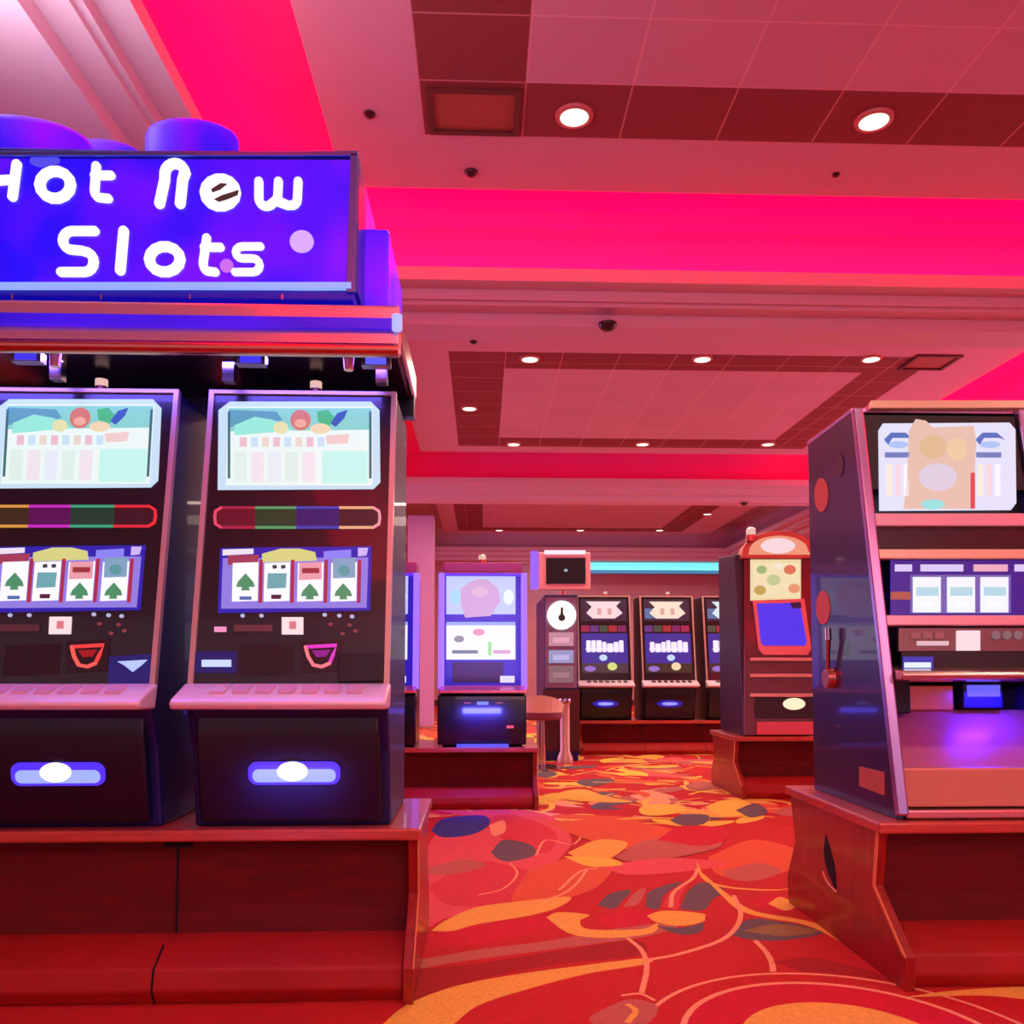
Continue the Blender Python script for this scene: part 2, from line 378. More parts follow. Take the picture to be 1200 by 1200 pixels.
def circ(cx, cy, r, w, m, rf=1):
    P = [(cx + r * cos(2 * pi * i / 48), cy + rf * r * sin(2 * pi * i / 48)) for i in range(48)]
    if w == 0: cpoly(P, m)
    else: cline(P + [P[0]], w, m)
g = at(2, 0, 948, 1176)
circ(g.x, g.y - .34, .62, 0, 'red'); circ(g.x, g.y - .34, .6, .016, 'line'); circ(g.x, g.y - .3, .47, 0, 'crim'); circ(g.x, g.y - .3, .47, .02, 'line'); circ(g.x, g.y - .3, .30, 0, 'gold')
cpx([(1060, 1170), (1120, 1162), (1210, 1158), (1210, 1172), (1150, 1168)], 'gold')
cpx([(715, 1180), (740, 1172), (770, 1180), (760, 1200), (720, 1210), (690, 1196)], 'mute')
clpx([(735, 1178), (745, 1186), (735, 1200)], .02, 'gold'); clpx([(728, 1168), (750, 1166), (768, 1174)], .014, 'line')
tag(b.build('floor'), kind='structure')

# ------------------------------------------------------------ stands
m_wood = mat((105, 20, 16), .35, noise=.25, scale=6, stretch=(1, 6, 8), coat=.3)
m_top = mat((190, 78, 62), .3, noise=.15, scale=6, stretch=(1, 6, 8), coat=.4)
m_wdark = mat((100, 7, 8), .9, noise=.2, scale=6, stretch=(1, 6, 8))
m_kick = mat((165, 20, 12), .65, noise=.12, scale=5)
m_edge = mat((230, 150, 90), .35)
m_gap = mat((8, 3, 3), .8)
m_endp = mat((150, 30, 25), .35, noise=.2, scale=5, stretch=(8, 6, 1), coat=.3)
def stand(x0, x1, yf, yb, h, label, seams, ends='lr', crescent=False, group=None):
    t = thing('machine_stand', ((x0 + x1) / 2, (yf + yb) / 2, 0), label, 'stand', group)
    k = h / .54
    e = .035
    pf = [(yf, h - .004), (yf + .045, .30 * k), (yf - .17, .12 * k), (yf - .165, 0)]
    pb = [(yb + .03, 0), (yb + .05, .12 * k), (yb - .06, .30 * k), (yb, h - .004)]
    pr = pf + pb
    for s in ends:
        a = x0 if s == 'l' else x1 - e
        q = MB().prof(pr, a, a + e, m_endp).build('end_panel', t, .003)
        x = (x0 - .002) if s == 'l' else x1 - .002
        g = MB()
        for u, v in ((pf[0], pf[1]), (pf[1], pf[2])):
            g.ext([(x, u[0] - .004, u[1]), (x, v[0] - .004, v[1]), (x, v[0] + .016, v[1]), (x, u[0] + .016, u[1])], (.004, 0, 0), m_edge)
        g.build('edge_band', q)
        if crescent and s == 'l':
            fc = Side(x0)
            c1 = curve([fc.px(968, 978), fc.px(966, 1000), fc.px(970, 1020), fc.px(980, 1042), fc.px(978, 1015), fc.px(973, 995), fc.px(968, 978)], 4)[:-1]
            g = MB().slab(fc, c1, -.001, .002, m_gap); g.build('crescent_cutout', q)
            g = MB().stroke(fc, curve([fc.px(965, 1022), fc.px(970, 1034), fc.px(980, 1045)], 4), .008, 0, .004, mat((255, 190, 160), .3)); g.build('cutout_edge', q)
    a, z = x0 + e * ('l' in ends), x1 - e * ('r' in ends)
    MB().box(x0 - .012, x1 + .012, yf - .03, yb + .03, h - .04, h, m_top).build('top_board', t, .008)
    pn = MB().box(a, z, yf + .07, yf + .1, .05, h - .045, m_wdark).build('front_panel', t)
    kk = MB().prof([(yf + .12, .17 * k), (yf - .05, .165 * k), (yf - .135, .115 * k), (yf - .15, .05), (yf - .12, 0), (yf + .12, 0)], a, z, m_kick).build('kick_board', t, .008, True)
    MB().box(a, z, yb - .10, yb - .07, 0, h - .045, m_wdark).build('back_panel', t)
    for s in seams:
        g = MB().box(s - .003, s + .003, yf + .064, yf + .0705, .16, h - .045, m_gap)
        g.box(s - .05, s + .05, yf + .062, yf + .0705, h - .075, h - .06, m_gap).build('seam', t)
        MB().prof([(yf - .052, .168 * k), (yf - .138, .116 * k), (yf - .153, .05), (yf - .12, 0), (yf - .115, 0), (yf - .13, .11 * k), (yf - .05, .158 * k)], s - .003, s + .003, m_gap).build('kick_seam', t)
    return t
stand(-2.75, -.22, 2.99, 3.60, .54, 'long dark red stand under the two machines below the lit sign', [-1.06])
stand(1.42, 3.1, 3.04, 3.93, .54, 'red wooden stand with crescent cutout in its end, right foreground', [], 'lr', True)
stand(-2.2, .43, 6.68, 7.35, .46, 'dark stand under the blue lit machines', [])
stand(1.2, 3.75, 10.57, 11.2, .41, 'low dark red stand under the far row of machines', [2.0, 2.75])
stand(2.12, 3.7, 7.12, 7.85, .50, 'red stand below the round topped machine', [])

# ------------------------------------------------------------ candles
m_chrome = mat((205, 190, 195), .2, 1)
m_copper = mat((215, 130, 110), .28, 1)
m_black = mat((22, 16, 20), .3, coat=.4)
m_blk = mat((14, 12, 16), .45)
m_navy = mat((14, 26, 96), .5, .1, coat=.1)
def candle(parent, x, y, z, r=.022, h=.06):
    o = MB().cyl((x, y, z), (x, y, z + h * .45), r * 1.15, r * 1.0, m_copper, 16).cyl((x, y, z + h * .45), (x, y, z + h * .9), r, r, E((255, 205, 190), .8), 16).cyl((x, y, z + h * .9), (x, y, z + h), r, r * .6, m_chrome, 16).build('service_lamp', parent, 0, True)

# ------------------------------------------------------------ type A machine: front authored at the right machine of the left bank
FA = Face(2.945, 1.03, 3.115, 2.10)
XA0, XA1 = -.995, -.318
def slot_A(off, label, group, v):
    global OFF
    OFF = Vector(off)
    xc = (XA0 + XA1) / 2
    t = thing('slot_machine', (xc, 3.2, .54), label, 'slot machine', group)
    pr = [(3.03, .54), (3.55, .54), (3.55, 2.10), (3.115, 2.10), (2.945, 1.03), (2.90, 1.0), (2.93, .92), (2.985, .80)]
    cab = MB().prof(pr, XA0, XA1, m_navy if v != 'far' else m_blk).build('cabinet', t, .012)
    fc = FA
    tt = 1.083
    # black face
    MB().rect(fc, XA0 + .012, XA1 - .012, .0, tt - .01, -.01, .006, m_black).build('face_plate', t, .002)
    g = MB()
    m_tr = mat((205, 180, 165), .35, .4)
    for a in (XA0 + .008, XA1 - .008): g.rect(fc, a - .009, a + .009, 0, tt, -.01, .016, m_tr)
    g.rect(fc, XA0, XA1, tt - .014, tt, -.01, .0155, m_tr)
    g.build('edge_trim', t)
    # deck / shelf
    sh = MB().prof([(2.95, 1.035), (2.93, 1.036), (2.80, .99), (2.785, .975), (2.80, .955), (2.93, .95)], XA0 - .012, XA1 + .006, mat((245, 228, 238), .3, .1)).build('button_deck', t, .008, True)
    for k in range(7):
        x = XA0 + .10 + .075 * k
        MB().ext([(x, 2.90, 1.0262), (x + .05, 2.90, 1.0262), (x + .05, 2.84, 1.0055), (x, 2.84, 1.0055)], (0, -.003, .008), mat((235, 190, 215), .2) if v != 'far' else m_chrome).build('button', sh)
    # belly door
    MB().prof([(2.995, .56), (2.955, .70), (2.925, .86), (2.93, .93), (2.99, .93), (3.03, .56)], XA0 + .03, XA1 - .03, mat((8, 12, 36), .4, coat=.15)).build('belly_door', t, .01, True)
    fb = Face(2.966, .66, 2.931, .83)
    s = MB()
    xm = xc
    if v == 'far':
        s.disc(fb, xm, .09, .16, 0, .008, E((30, 30, 190), .8), .045); s.disc(fb, xm, .09, .10, .006, .012, E((150, 150, 255), 1.2), .02)
    else:
        xm = xc + .02
        s.slab(fb, rrect(xm - .155, xm + .155, .035, .115, .03), 0, .008, E((75, 45, 240), 1.3))
        s.slab(fb, rrect(xm - .14, xm + .14, .045, .09, .02), .006, .011, E((150, 165, 255), 1.25))
        s.disc(fb, xm - .005, .083, .052, .008, .015, E((235, 225, 255), 1.4), .034)
    s.build('belly_light', t)
    lamp_area('belly_glow', (xm, 2.88, .70), (radians(75), 0, 0), .25, .04, (.25, .2, 1), .35, t)
    candle(t, xc + .035, 3.16, 2.10)
    if v != 'far':
        # upper lit glass
        o = MB(); W1 = E((200, 225, 245), 1.0)
        o.ppx(fc, [(270, 472), (435, 472), (445, 482), (446, 566), (438, 574), (256, 575), (257, 482)], .004, .010, W1)
        us = o.build('upper_screen', t)
        o = MB()
        n0, n1 = .0095, .0105
        o.ppx(fc, [(268, 478), (437, 478), (437, 570), (266, 570)], n0, n1, E((235, 248, 245), 1.0))
        o.ppx(fc, [(269, 480), (436, 480), (436, 505), (268, 507)], n1, n1 + .001, E((140, 215, 210), .95))
        o.ppx(fc, [(269, 482), (325, 484), (332, 494), (300, 500), (269, 502)], n1 + .001, n1 + .0015, E((95, 165, 195), .9))
        o.ppx(fc, [(276, 500), (300, 490), (322, 494), (345, 506), (276, 512)], n1 + .0015, n1 + .002, E((150, 235, 215), 1))
        o.ppx(fc, [(372, 484), (385, 482), (394, 492), (386, 502), (374, 496)], n1 + .0015, n1 + .002, E((70, 190, 120), .95))
        o.ppx(fc, [(388, 498), (396, 486), (408, 482), (404, 492), (394, 502)], n1 + .002, n1 + .0025, E((50, 90, 190), .95))
        o.dpx(fc, 353, 494, 12, 12, n1 + .0015, n1 + .0025, E((215, 120, 105), 1)); o.dpx(fc, 353, 498, 7, 5, n1 + .0025, n1 + .003, E((240, 170, 150), 1))
        o.dpx(fc, 330, 503, 9, 7, n1 + .0012, n1 + .0022, E((230, 225, 170), 1)); o.dpx(fc, 376, 504, 12, 6, n1 + .0012, n1 + .0022, E((240, 215, 175), 1))
        for k in range(8):
            x = 282 + 13 * k
            o.ppx(fc, [(x, 514), (x + 8, 514), (x + 8, 525), (x, 525)], n1, n1 + .001, E([(235, 190, 205), (200, 225, 245), (235, 215, 200)][k % 3], 1))
        for k in range(5):
            x = 275 + 20 * k
            o.ppx(fc, [(x, 531), (x + 15, 531), (x + 15, 566), (x, 566)], n1, n1 + .001, E([(222, 240, 232), (240, 228, 238), (230, 236, 246)][k % 3], 1))
        o.ppx(fc, [(378, 530), (432, 530), (432, 568), (378, 568)], n1, n1 + .001, E((195, 246, 238), 1))
        o.ppx(fc, [(382, 512), (410, 510), (408, 521), (384, 522)], n1, n1 + .001, E((240, 205, 200), 1))
        for x in (268, 433): o.ppx(fc, [(x, 484), (x + 3, 484), (x + 3, 562), (x, 562)], n1 + .001, n1 + .002, E((60, 120, 130), .8))
        o.build('screen_picture', us)
        # led bar
        ring_c = [(170, 30, 60), (80, 150, 95), (60, 60, 170), (235, 170, 130)] if v == 'right' else [(220, 150, 60), (200, 40, 190), (50, 160, 120), (225, 40, 50)]
        fill_c = [(110, 5, 25), (5, 60, 25), (35, 20, 110), (55, 20, 20)] if v == 'right' else [(60, 40, 10), (95, 5, 85), (5, 60, 40), (60, 8, 15)]
        xs = [252, 300, 348, 398, 446]
        lb = MB(); lr = MB()
        for k in range(4):
            lb.rpx(fc, xs[k] + (3 if k == 0 else 0), 597, xs[k + 1] - (3 if k == 3 else 0), 618, .005, .008, E(fill_c[k], .8))
            for y in (596, 619): lr.ppx(fc, [(xs[k] + (8 if k == 0 else 0), y - 1.4), (xs[k + 1] - (8 if k == 3 else 0), y - 1.4), (xs[k + 1] - (8 if k == 3 else 0), y + 1.4), (xs[k] + (8 if k == 0 else 0), y + 1.4)], .006, .012, E(ring_c[k], 1))
        a0 = [fc.px(*p) for p in ((260, 596), (253.5, 600), (252.5, 607), (253.5, 615), (260, 619))]; a1 = [fc.px(*p) for p in ((438, 596), (444.5, 600), (445.5, 607), (444.5, 615), (438, 619))]
        lr.stroke(fc, a0, .009, .006, .012, E((235, 70, 100) if v == 'right' else ring_c[0], 1)); lr.stroke(fc, a1, .009, .006, .012, E((250, 150, 160) if v == 'right' else (245, 40, 50), 1))
        q = lb.build('light_bar', t); lr.build('light_ring', q)
        # reels
        o = MB()
        o.ppx(fc, [(259, 643), (436, 641), (434, 716), (256, 719)], .004, .009, E((40, 30, 190), .8))
        o.ppx(fc, [(262, 655), (432, 654), (430, 713), (260, 714)], .009, .010, E((150, 130, 235), .9))
        rs = o.build('reel_screen', t)
        o = MB(); n0, n1 = .0095, .0105
        o.ppx(fc, [(262, 645), (298, 644), (298, 650), (262, 652)], n1, n1 + .001, E((240, 225, 240), 1)); o.ppx(fc, [(268, 652), (305, 651), (302, 662), (268, 663)], n1, n1 + .001, E((170, 60, 90), .9))
        o.ppx(fc, [(308, 650), (330, 644), (352, 644), (370, 648), (372, 658), (308, 660)], n1, n1 + .0015, E((215, 210, 130), 1))
        o.ppx(fc, [(380, 647), (412, 645), (412, 654), (380, 656)], n1, n1 + .001, E((135, 130, 245), 1)); o.ppx(fc, [(420, 643), (432, 643), (430, 652), (420, 653)], n1, n1 + .001, E((205, 180, 250), 1))
        for k, x in enumerate((274, 311, 350, 389)):
            o.ppx(fc, [(x, 661), (x + 30, 660), (x + 29, 705), (x - 1, 706)], n1 + .0015, n1 + .003, E((248, 246, 250), 1.05))
            o.ppx(fc, [(x + 31, 657), (x + 35, 657), (x + 34, 707), (x + 30, 708)], n1 + .001, n1 + .002, E((185, 40, 70), .9))
        G = E((75, 150, 105), .9); T_ = E((110, 175, 185), .9)
        def spade(x, y, s):
            o.ppx(fc, [(x, y - 10 * s), (x + 9 * s, y), (x + 11 * s, y + 6 * s), (x + 4 * s, y + 6 * s), (x + 5 * s, y + 10 * s), (x - 5 * s, y + 10 * s), (x - 4 * s, y + 6 * s), (x - 11 * s, y + 6 * s), (x - 9 * s, y)], n1 + .003, n1 + .004, G)
        spade(289, 683, 1); spade(364, 694, .95); spade(403, 694, .95)
        o.ppx(fc, [(315, 673), (337, 673), (336, 690), (314, 691)], n1 + .003, n1 + .004, T_)
        o.ppx(fc, [(320, 664), (325, 663), (326, 667), (321, 668)], n1 + .003, n1 + .004, E((60, 60, 80), .8)); o.ppx(fc, [(330, 664), (335, 663), (336, 667), (331, 668)], n1 + .003, n1 + .004, E((60, 60, 80), .8))
        o.ppx(fc, [(319, 698), (331, 698), (330, 703), (319, 703)], n1 + .003, n1 + .004, E((90, 30, 60), .8)); o.ppx(fc, [(282, 700), (296, 700), (296, 704), (282, 704)], n1 + .003, n1 + .004, E((90, 120, 190), .8))
        o.ppx(fc, [(352, 661), (378, 660), (378, 680), (351, 681)], n1 + .003, n1 + .004, E((240, 160, 175), .95)); o.ppx(fc, [(355, 667), (375, 667), (375, 673), (355, 673)], n1 + .004, n1 + .005, E((165, 50, 60), .9))
        o.ppx(fc, [(391, 656), (417, 655), (417, 678), (391, 679)], n1 + .003, n1 + .004, E((130, 165, 200), .95)); o.dpx(fc, 404, 670, 7, 6, n1 + .004, n1 + .005, E((90, 160, 165), .9))
        o.build('reel_picture', rs)
        # small controls
        o = MB(); o.rpx(fc, 331, 724, 356, 744, .005, .012, E((250, 225, 230), 1)); o.rpx(fc, 340, 729, 348, 738, .012, .013, E((225, 120, 130), 1)); o.build('card_display', t)
        MB().rpx(fc, 275, 733, 320, 741, .005, .012, mat((120, 95, 90), .35, .7)).build('card_slot', t)
        MB().rpx(fc, 252, 735, 266, 741, .005, .010, E((250, 150, 200), 1)).build('indicator', t)
        o = MB()
        for x, y in ((285, 722), (307, 722), (381, 721), (398, 722), (413, 723)): o.dpx(fc, x, y, 2.6, 2.2, .005, .009, E((190, 190, 235), .9))
        for x, y in ((388, 732), (410, 733), (402, 743), (417, 740)): o.dpx(fc, x, y, 2.6, 2, .005, .009, E((150, 60, 70), .8))
        o.build('indicator_dots', t)
        # bill acceptor, ticket mouth
        red = v != 'right'
        cx = 376; cup = [(359, 759), (395, 757), (391, 768), (387, 778), (378, 782), (368, 780), (362, 770)]
        o = MB(); o.ppx(fc, [(352, 752), (402, 750), (400, 786), (354, 789)], .005, .010, mat((40, 8, 14), .3)); q = o.build('ticket_slot', t)
        o = MB(); P = [fc.px(*p) for p in cup]
        o.stroke(fc, P[:4], .011, .009, .017, E((245, 60, 60) if red else (225, 50, 190), 1.1)); o.stroke(fc, P[3:] + [P[0]], .011, .009, .0172, E((250, 90, 80) if red else (250, 120, 130), 1.1))
        o.ppx(fc, [(366, 763), (388, 762), (383, 770), (372, 771)], .009, .012, E((170, 10, 20) if red else (150, 20, 140), .9)); o.build('ticket_glow', q)
        o = MB()
        if red:
            o.ppx(fc, [(402, 770), (450, 767), (450, 798), (446, 803), (402, 803)], .005, .011, E((15, 25, 130), .6)); q = o.build('bill_acceptor', t)
            MB().ppx(fc, [(412, 776), (446, 774), (440, 780), (430, 788), (421, 781)], .010, .016, E((170, 185, 255), 1.2)).build('acceptor_light', q)
        else:
            o.rpx(fc, 225, 764, 278, 789, .005, .010, E((10, 20, 120), .6)); q = o.build('bill_acceptor', t)
            MB().rpx(fc, 238, 774, 272, 782, .009, .016, E((185, 200, 255), 1.25)).build('acceptor_light', q)
            MB().ppx(fc, [(397, 768), (450, 766), (450, 799), (397, 800)], .005, .02, mat((10, 10, 16), .4)).build('ticket_box', t, .003)
        o = MB(); o.ppx(fc, [(282, 757), (345, 755), (345, 790), (280, 793)], .005, .008, mat((34, 20, 20), .5)); o.build('lower_plate', t)
    else:
        k = int(label.startswith('far machine with violet')) + 2 * int('partly' in label)
        a0, a1 = XA0 + .05, XA1 - .05
        o = MB()
        o.rect(fc, a0, a1, .76, 1.04, .004, .009, E((60, 35, 60), .8)); us = o.build('upper_screen', t)
        o = MB(); P = [(-.22, .25), (.22, .25), (.16, .19), (.24, .10), (.14, .03), (-.14, .03), (-.22, .10), (-.15, .18)]
        o.slab(fc, [(xc + a, .76 + b_) for a, b_ in P], .009, .011, E([(250, 215, 220), (250, 225, 205), (215, 235, 240)][k], 1))
        if k: o.rect(fc, a0 + .01, a0 + .12, .79, .92, .009, .010, E((90, 120, 170), .9))
        for x in (-.08, .05): o.rect(fc, xc + x, xc + x + .05, .84, .92, .011, .012, E((235, 170, 165), .9))
        o.build('screen_picture', us)
        o = MB()
        for i in range(5): o.rect(fc, a0 + i * (a1 - a0) / 5, a0 + (i + .9) * (a1 - a0) / 5, .62, .70, .005, .009, E([(190, 40, 90), (120, 60, 150), (80, 90, 70), (200, 50, 60), (150, 40, 110)][(i + k) % 5], .7))
        o.build('light_bar', t)
        o = MB(); o.rect(fc, a0, a1, .10, .60, .004, .009, E((65, 50, 165), .8)); rs = o.build('reel_screen', t)
        o = MB(); rr = random.Random(k + 3)
        x = a0 + .06
        while x < a1 - .08:
            w_ = rr.uniform(.05, .08); h_ = rr.choice([.13, .11, .15])
            o.slab(fc, rrect(x, x + w_, .36, .36 + h_, .012), .009, .012, E((235, 215, 255), 1.3)); x += w_ + .008
        o.rect(fc, a0 + .05, a1 - .06, .385, .41, .009, .0115, E((225, 205, 250), 1))
        o.disc(fc, xc - .02 + .05 * k, .29, .05, .009, .011, E((200, 220, 250), 1), .04)
        o.rect(fc, a0, a1, .10, .22, .009, .010, E((70, 50, 40) if k else (80, 60, 70), .8))
        o.disc(fc, xc + .09, .18, .06, .010, .012, E((215, 225, 130) if not k else (250, 215, 170), 1), .05); o.disc(fc, a0 + .1, .15, .07, .010, .012, E((150, 110, 200), 1), .035)
        o.build('reel_picture', rs)
    OFF = Vector((0, 0, 0))
    return t
GA = None
slot_A((0, 0, 0), 'slot machine with magenta ticket light, nearest the aisle below the sign', GA, 'right')
slot_A((-.788, 0, 0), 'slot machine with red ticket light, cut off by the left photo edge', GA, 'left')
dz = -.13
X0c = (XA0 + XA1) / 2
slot_A((1.53 - X0c, 7.62, dz), 'far machine with pink light bar and a yellow patch, left of the far row', 'far row slot machines', 'far')
slot_A((2.33 - X0c, 7.62, dz), 'far machine with violet screen and blue upper corner, second in far row', 'far row slot machines', 'far')
slot_A((3.13 - X0c, 7.62, dz), 'far machine partly hidden behind the round topped machine', 'far row slot machines', 'far')

# ------------------------------------------------------------ canopy, brick and sign of the left bank
m_blk0 = mat((20, 14, 30), .3)
t = thing('canopy_shelf', (-1.5, 3.1, 2.1), 'chrome canopy shelf with a blue light line over the left machines', 'canopy')
X1 = -.27
MB().box(-2.75, X1 - .005, 2.79, 2.84, 2.13, 2.295, mat((220, 175, 185), .25, .7)).build('fascia', t, .01)
MB().box(-2.75, X1, 2.765, 2.80, 2.205, 2.24, E2((20, 5, 200), (60, 10, 240), .9)).build('light_line', t)
MB().cyl((X1 - .012, 2.768, 2.20), (X1 - .012, 2.768, 2.25), .017, .017, E((175, 180, 250), 1.1)).build('light_cap', t)
MB().cyl((-2.75, 2.80, 2.145), (X1 - .01, 2.80, 2.145), .022, .022, m_copper).build('lower_rail', t, 0, True)
g = MB()
MB().box(-2.75, X1 - .005, 2.84, 3.5, 2.19, 2.295, mat((190, 120, 115), .22, .9)).build('lid', t, .01)
MB().box(-2.75, X1 - .01, 3.44, 3.5, 2.11, 2.19, m_blk0).build('back_rail', t)
MB().box(-2.75, X1 - .03, 2.84, 3.44, 2.178, 2.19, mat((40, 16, 24), .25, .4)).build('underside', t)
for x in (-2.2, -1.50, -.90, -.36):
    MB().box(x - .02, x + .02, 3.0, 3.04, 2.102, 2.178, m_chrome).build('bracket', t)
for x, cc in ((-.80, (60, 50, 230)), (-.37, (90, 90, 245)), (-1.56, (60, 50, 220)), (-1.95, (200, 20, 40))):
    g = MB().box(x - .05, x + .05, 2.92, 2.96, 2.135, 2.178, m_chrome); q = g.build('under_lamp', t)
    MB().box(x - .035, x + .035, 2.914, 2.921, 2.14, 2.17, E(cc, 1.2)).build('lamp_lens', q)
for x in (-1.45, -.46): MB().cyl((x, 2.9, 2.11), (x, 2.9, 2.178), .016, .02, mat((240, 170, 150), .3, .6)).build('hanging_knob', t)
lamp_area('canopy_glow', (-1.2, 2.98, 2.17), (0, 0, 0), 1.7, .08, (.18, .12, 1), 9, t)

BL = (20, 0, 235); PU = (130, 0, 240)
t = thing('toy_brick_topper', (-1.3, 3.2, 2.30), 'giant backlit blue and purple toy brick with round studs behind the sign', 'sign topper')
m_b = E2(BL, PU, 1.1, 2.6)
MB().box(-2.6, -.335, 2.98, 3.50, 2.31, 2.655, m_b).build('brick', t, .012)
MB().box(-2.6, -.43, 2.995, 3.42, 2.655, 2.86, E2((90, 10, 200), (190, 60, 215), .9, 2.2)).build('upper_brick', t, .012)
for x, y, r, h in ((-1.71, 3.12, .25, .20), (-1.50, 3.32, .15, .28), (-1.095, 3.14, .172, .245)):
    yy = y + .02
    g = MB().lathe((x, yy, 2.86), [(r, 0), (r, h - .03), (r - .008, h - .01), (r - .025, h)], m_b, 40)
    for v_ in g.v: v_.y = yy + (v_.y - yy) * .6
    g.build('stud', t, 0, True)

t = thing('lit_sign', (-1.4, 2.85, 2.312), 'blue backlit box sign reading Hot New Slots in white', 'sign')
SF = Face(2.80, 2.3, 2.80, 3.0)
MB().box(-2.75, -.418, 2.802, 2.975, 2.345, 2.815, mat((45, 70, 190), .3, .6)).build('housing', t, .006)
m_face = E2((15, 0, 240), (105, 0, 240), 1.1, 3.2)
q = MB(); q.ppx(SF, [(-400, 184), (414, 188), (407, 333), (-400, 337)], -.004, .002, m_face); face = q.build('sign_face', t)
g = MB(); m_fr = mat((90, 130, 220), .25, .8)
g.rpx(SF, -400, 179, 420, 185, -.004, .012, m_fr); g.ppx(SF, [(411, 182), (420, 182), (417, 344), (406, 344)], -.004, .012, m_fr); g.build('frame', t, .002)
MB().rpx(SF, -400, 333, 412, 340, -.004, .016, E((150, 175, 250), 1.0)).build('lower_tube', t)
MB().box(-2.75, -.43, 2.80, 2.97, 2.312, 2.345, E((5, 5, 170), .8)).build('lower_rail', t, .006)
q = MB()
for px_ in (118, 222, 14, 330): q.rpx(SF, px_, 345, px_ + 2, 351, 0, .004, m_chrome)
q.build('rail_joint', t)
# lettering
m_let = E((255, 235, 255), 1.25)
lw = .033
def glyph(name, strokes, w=lw):
    g = MB()
    for st in strokes:
        closed = st[0] == 'o'; pts = st[1:] if closed else st
        P = [SF.px(*p) for p in pts]
        g.stroke(SF, P, w, .002, .012, m_let, closed)
    o = g.build('letter', face)
def arc(cx, cy, rx, ry, a0, a1, n=14): return [(cx + rx * cos(radians(a0 + (a1 - a0) * i / n)), cy - ry * sin(radians(a0 + (a1 - a0) * i / n))) for i in range(n + 1)]
glyph('H', [[(21, 194), (16, 232)], [(-2, 213), (16, 212)], [(-14, 194), (-18, 232)], [(-16, 213), (2, 213)]], .030)
glyph('o', [['o'] + arc(66, 218, 18, 16, 0, 360)[:-1]])
glyph('t', [[(114, 196), (112, 224)] + arc(118, 224, 6, 9, 190, 270, 5) + [(128, 234)], [(112, 207), (131, 207)]], .028)
glyph('N', [[(188, 240), (194, 212)] + arc(206, 206, 12, 13, 170, 10, 8) + [(215, 212), (212, 240)]])
glyph('e', [['o'] + arc(259, 227, 18, 16, 0, 360)[:-1]])
g = MB(); g.dpx(SF, 259, 227, 15, 13, .002, .0115, m_let); m_sl = mat((60, 80, 70), .5)
g.ppx(SF, [(249, 224), (260, 217), (268, 218), (259, 225), (250, 228)], .012, .0135, m_sl); g.ppx(SF, [(252, 236), (262, 231), (281, 225), (280, 231), (268, 236), (258, 239)], .012, .0135, m_sl); g.build('letter_centre', face)
glyph('w', [[(304, 214), (304, 232)] + arc(313, 234, 9, 9, 180, 300, 6) + [(324, 236)], [(327, 214), (326, 232), (328, 238), (338, 242)] + arc(340, 234, 9, 9, 300, 360, 5) + [(350, 214)]], .028)
glyph('S', [[(112, 272), (88, 272)] + arc(86, 283, 11, 11, 90, 270, 8) + [(98, 295)] + arc(100, 308, 11, 12, 90, -90, 8) + [(73, 320)]], .030)
glyph('l', [[(146, 272), (142, 318)]], .032)
glyph('o', [['o'] + arc(194, 305, 18, 15, 0, 360)[:-1]])
glyph('t', [[(243, 280), (239, 308)] + arc(245, 310, 6, 9, 190, 270, 5) + [(253, 320)], [(240, 291), (259, 291)]], .027)
glyph('s', [[(306, 290), (286, 290)] + arc(285, 297, 8, 7, 90, 270, 6) + [(294, 304)] + arc(297, 312, 8, 8, 90, -90, 6) + [(276, 320)]], .024)
MB().dpx(SF, 354, 284, 14, 13, .002, .008, E((205, 165, 250), 1.1)).build('dot', face)
MB().dpx(SF, 53, 189, 18, 8, .002, .004, E((75, 75, 235), 1)).build('glow_spot', face); MB().dpx(SF, 266, 312, 8, 8, .002, .004, E((200, 110, 240), 1)).build('glow_spot', face)
lamp_area('topper_uplight', (-1.9, 3.0, 3.25), (radians(180), radians(25), 0), 1.2, .3, (.88, .95, 1), 22, t)

# ------------------------------------------------------------ type B machine in the right foreground
FB = Face(3.06, .575, 3.354, 2.14)
t = thing('slot_machine', (1.85, 3.45, .54), 'tall slot machine with navy side and three white reels, right foreground', 'slot machine')
BX0, BX1 = 1.5, 2.2
m_side = mat((34, 26, 84), .3, noise=.3, scale=5, coat=.5)
m_trimv = mat((200, 170, 215), .25, .9)
m_pk = mat((225, 190, 200), .3, .3); m_gd = mat((238, 220, 180), .3, .3)
pr = [(3.08, .54), (3.84, .54), (3.84, 2.125), (3.38, 2.14), (3.23, 1.32), (3.30, 1.0), (3.12, .60)]
sd = MB().prof([(3.075, .54), (3.84, .54), (3.84, 2.125), (3.37, 2.14)], BX0, BX0 + .03, m_side).build('side_panel', t, .004)
MB().prof([(3.075, .54), (3.84, .54), (3.84, 2.125), (3.37, 2.14)], BX1 - .03, BX1, m_side).build('side_panel', t, .004)
MB().prof([(3.14, .54), (3.83, .54), (3.83, 2.12), (3.39, 2.12), (3.27, 1.10), (3.42, 1.0), (3.42, .90), (3.16, .70)], BX0 + .03, BX1 - .03, m_blk).build('cabinet', t)
MB().prof([(3.37, 2.125), (3.84, 2.11), (3.84, 2.127), (3.37, 2.142)], BX0 - .004, BX1 + .004, m_trimv).build('top_cap', t, .003)
g = MB()
for a in (BX0 + .012, BX1 - .012): g.rect(FB, a - .02, a + .02, -.02, 1.585, -.015, .022, m_trimv)
g.build('corner_trim', t, .008)
g = MB()
MB().rect(FB, BX0 + .04, BX1 - .04, 1.24, 1.56, -.02, .0, m_blk).build('upper_bezel', t)
fc = FB
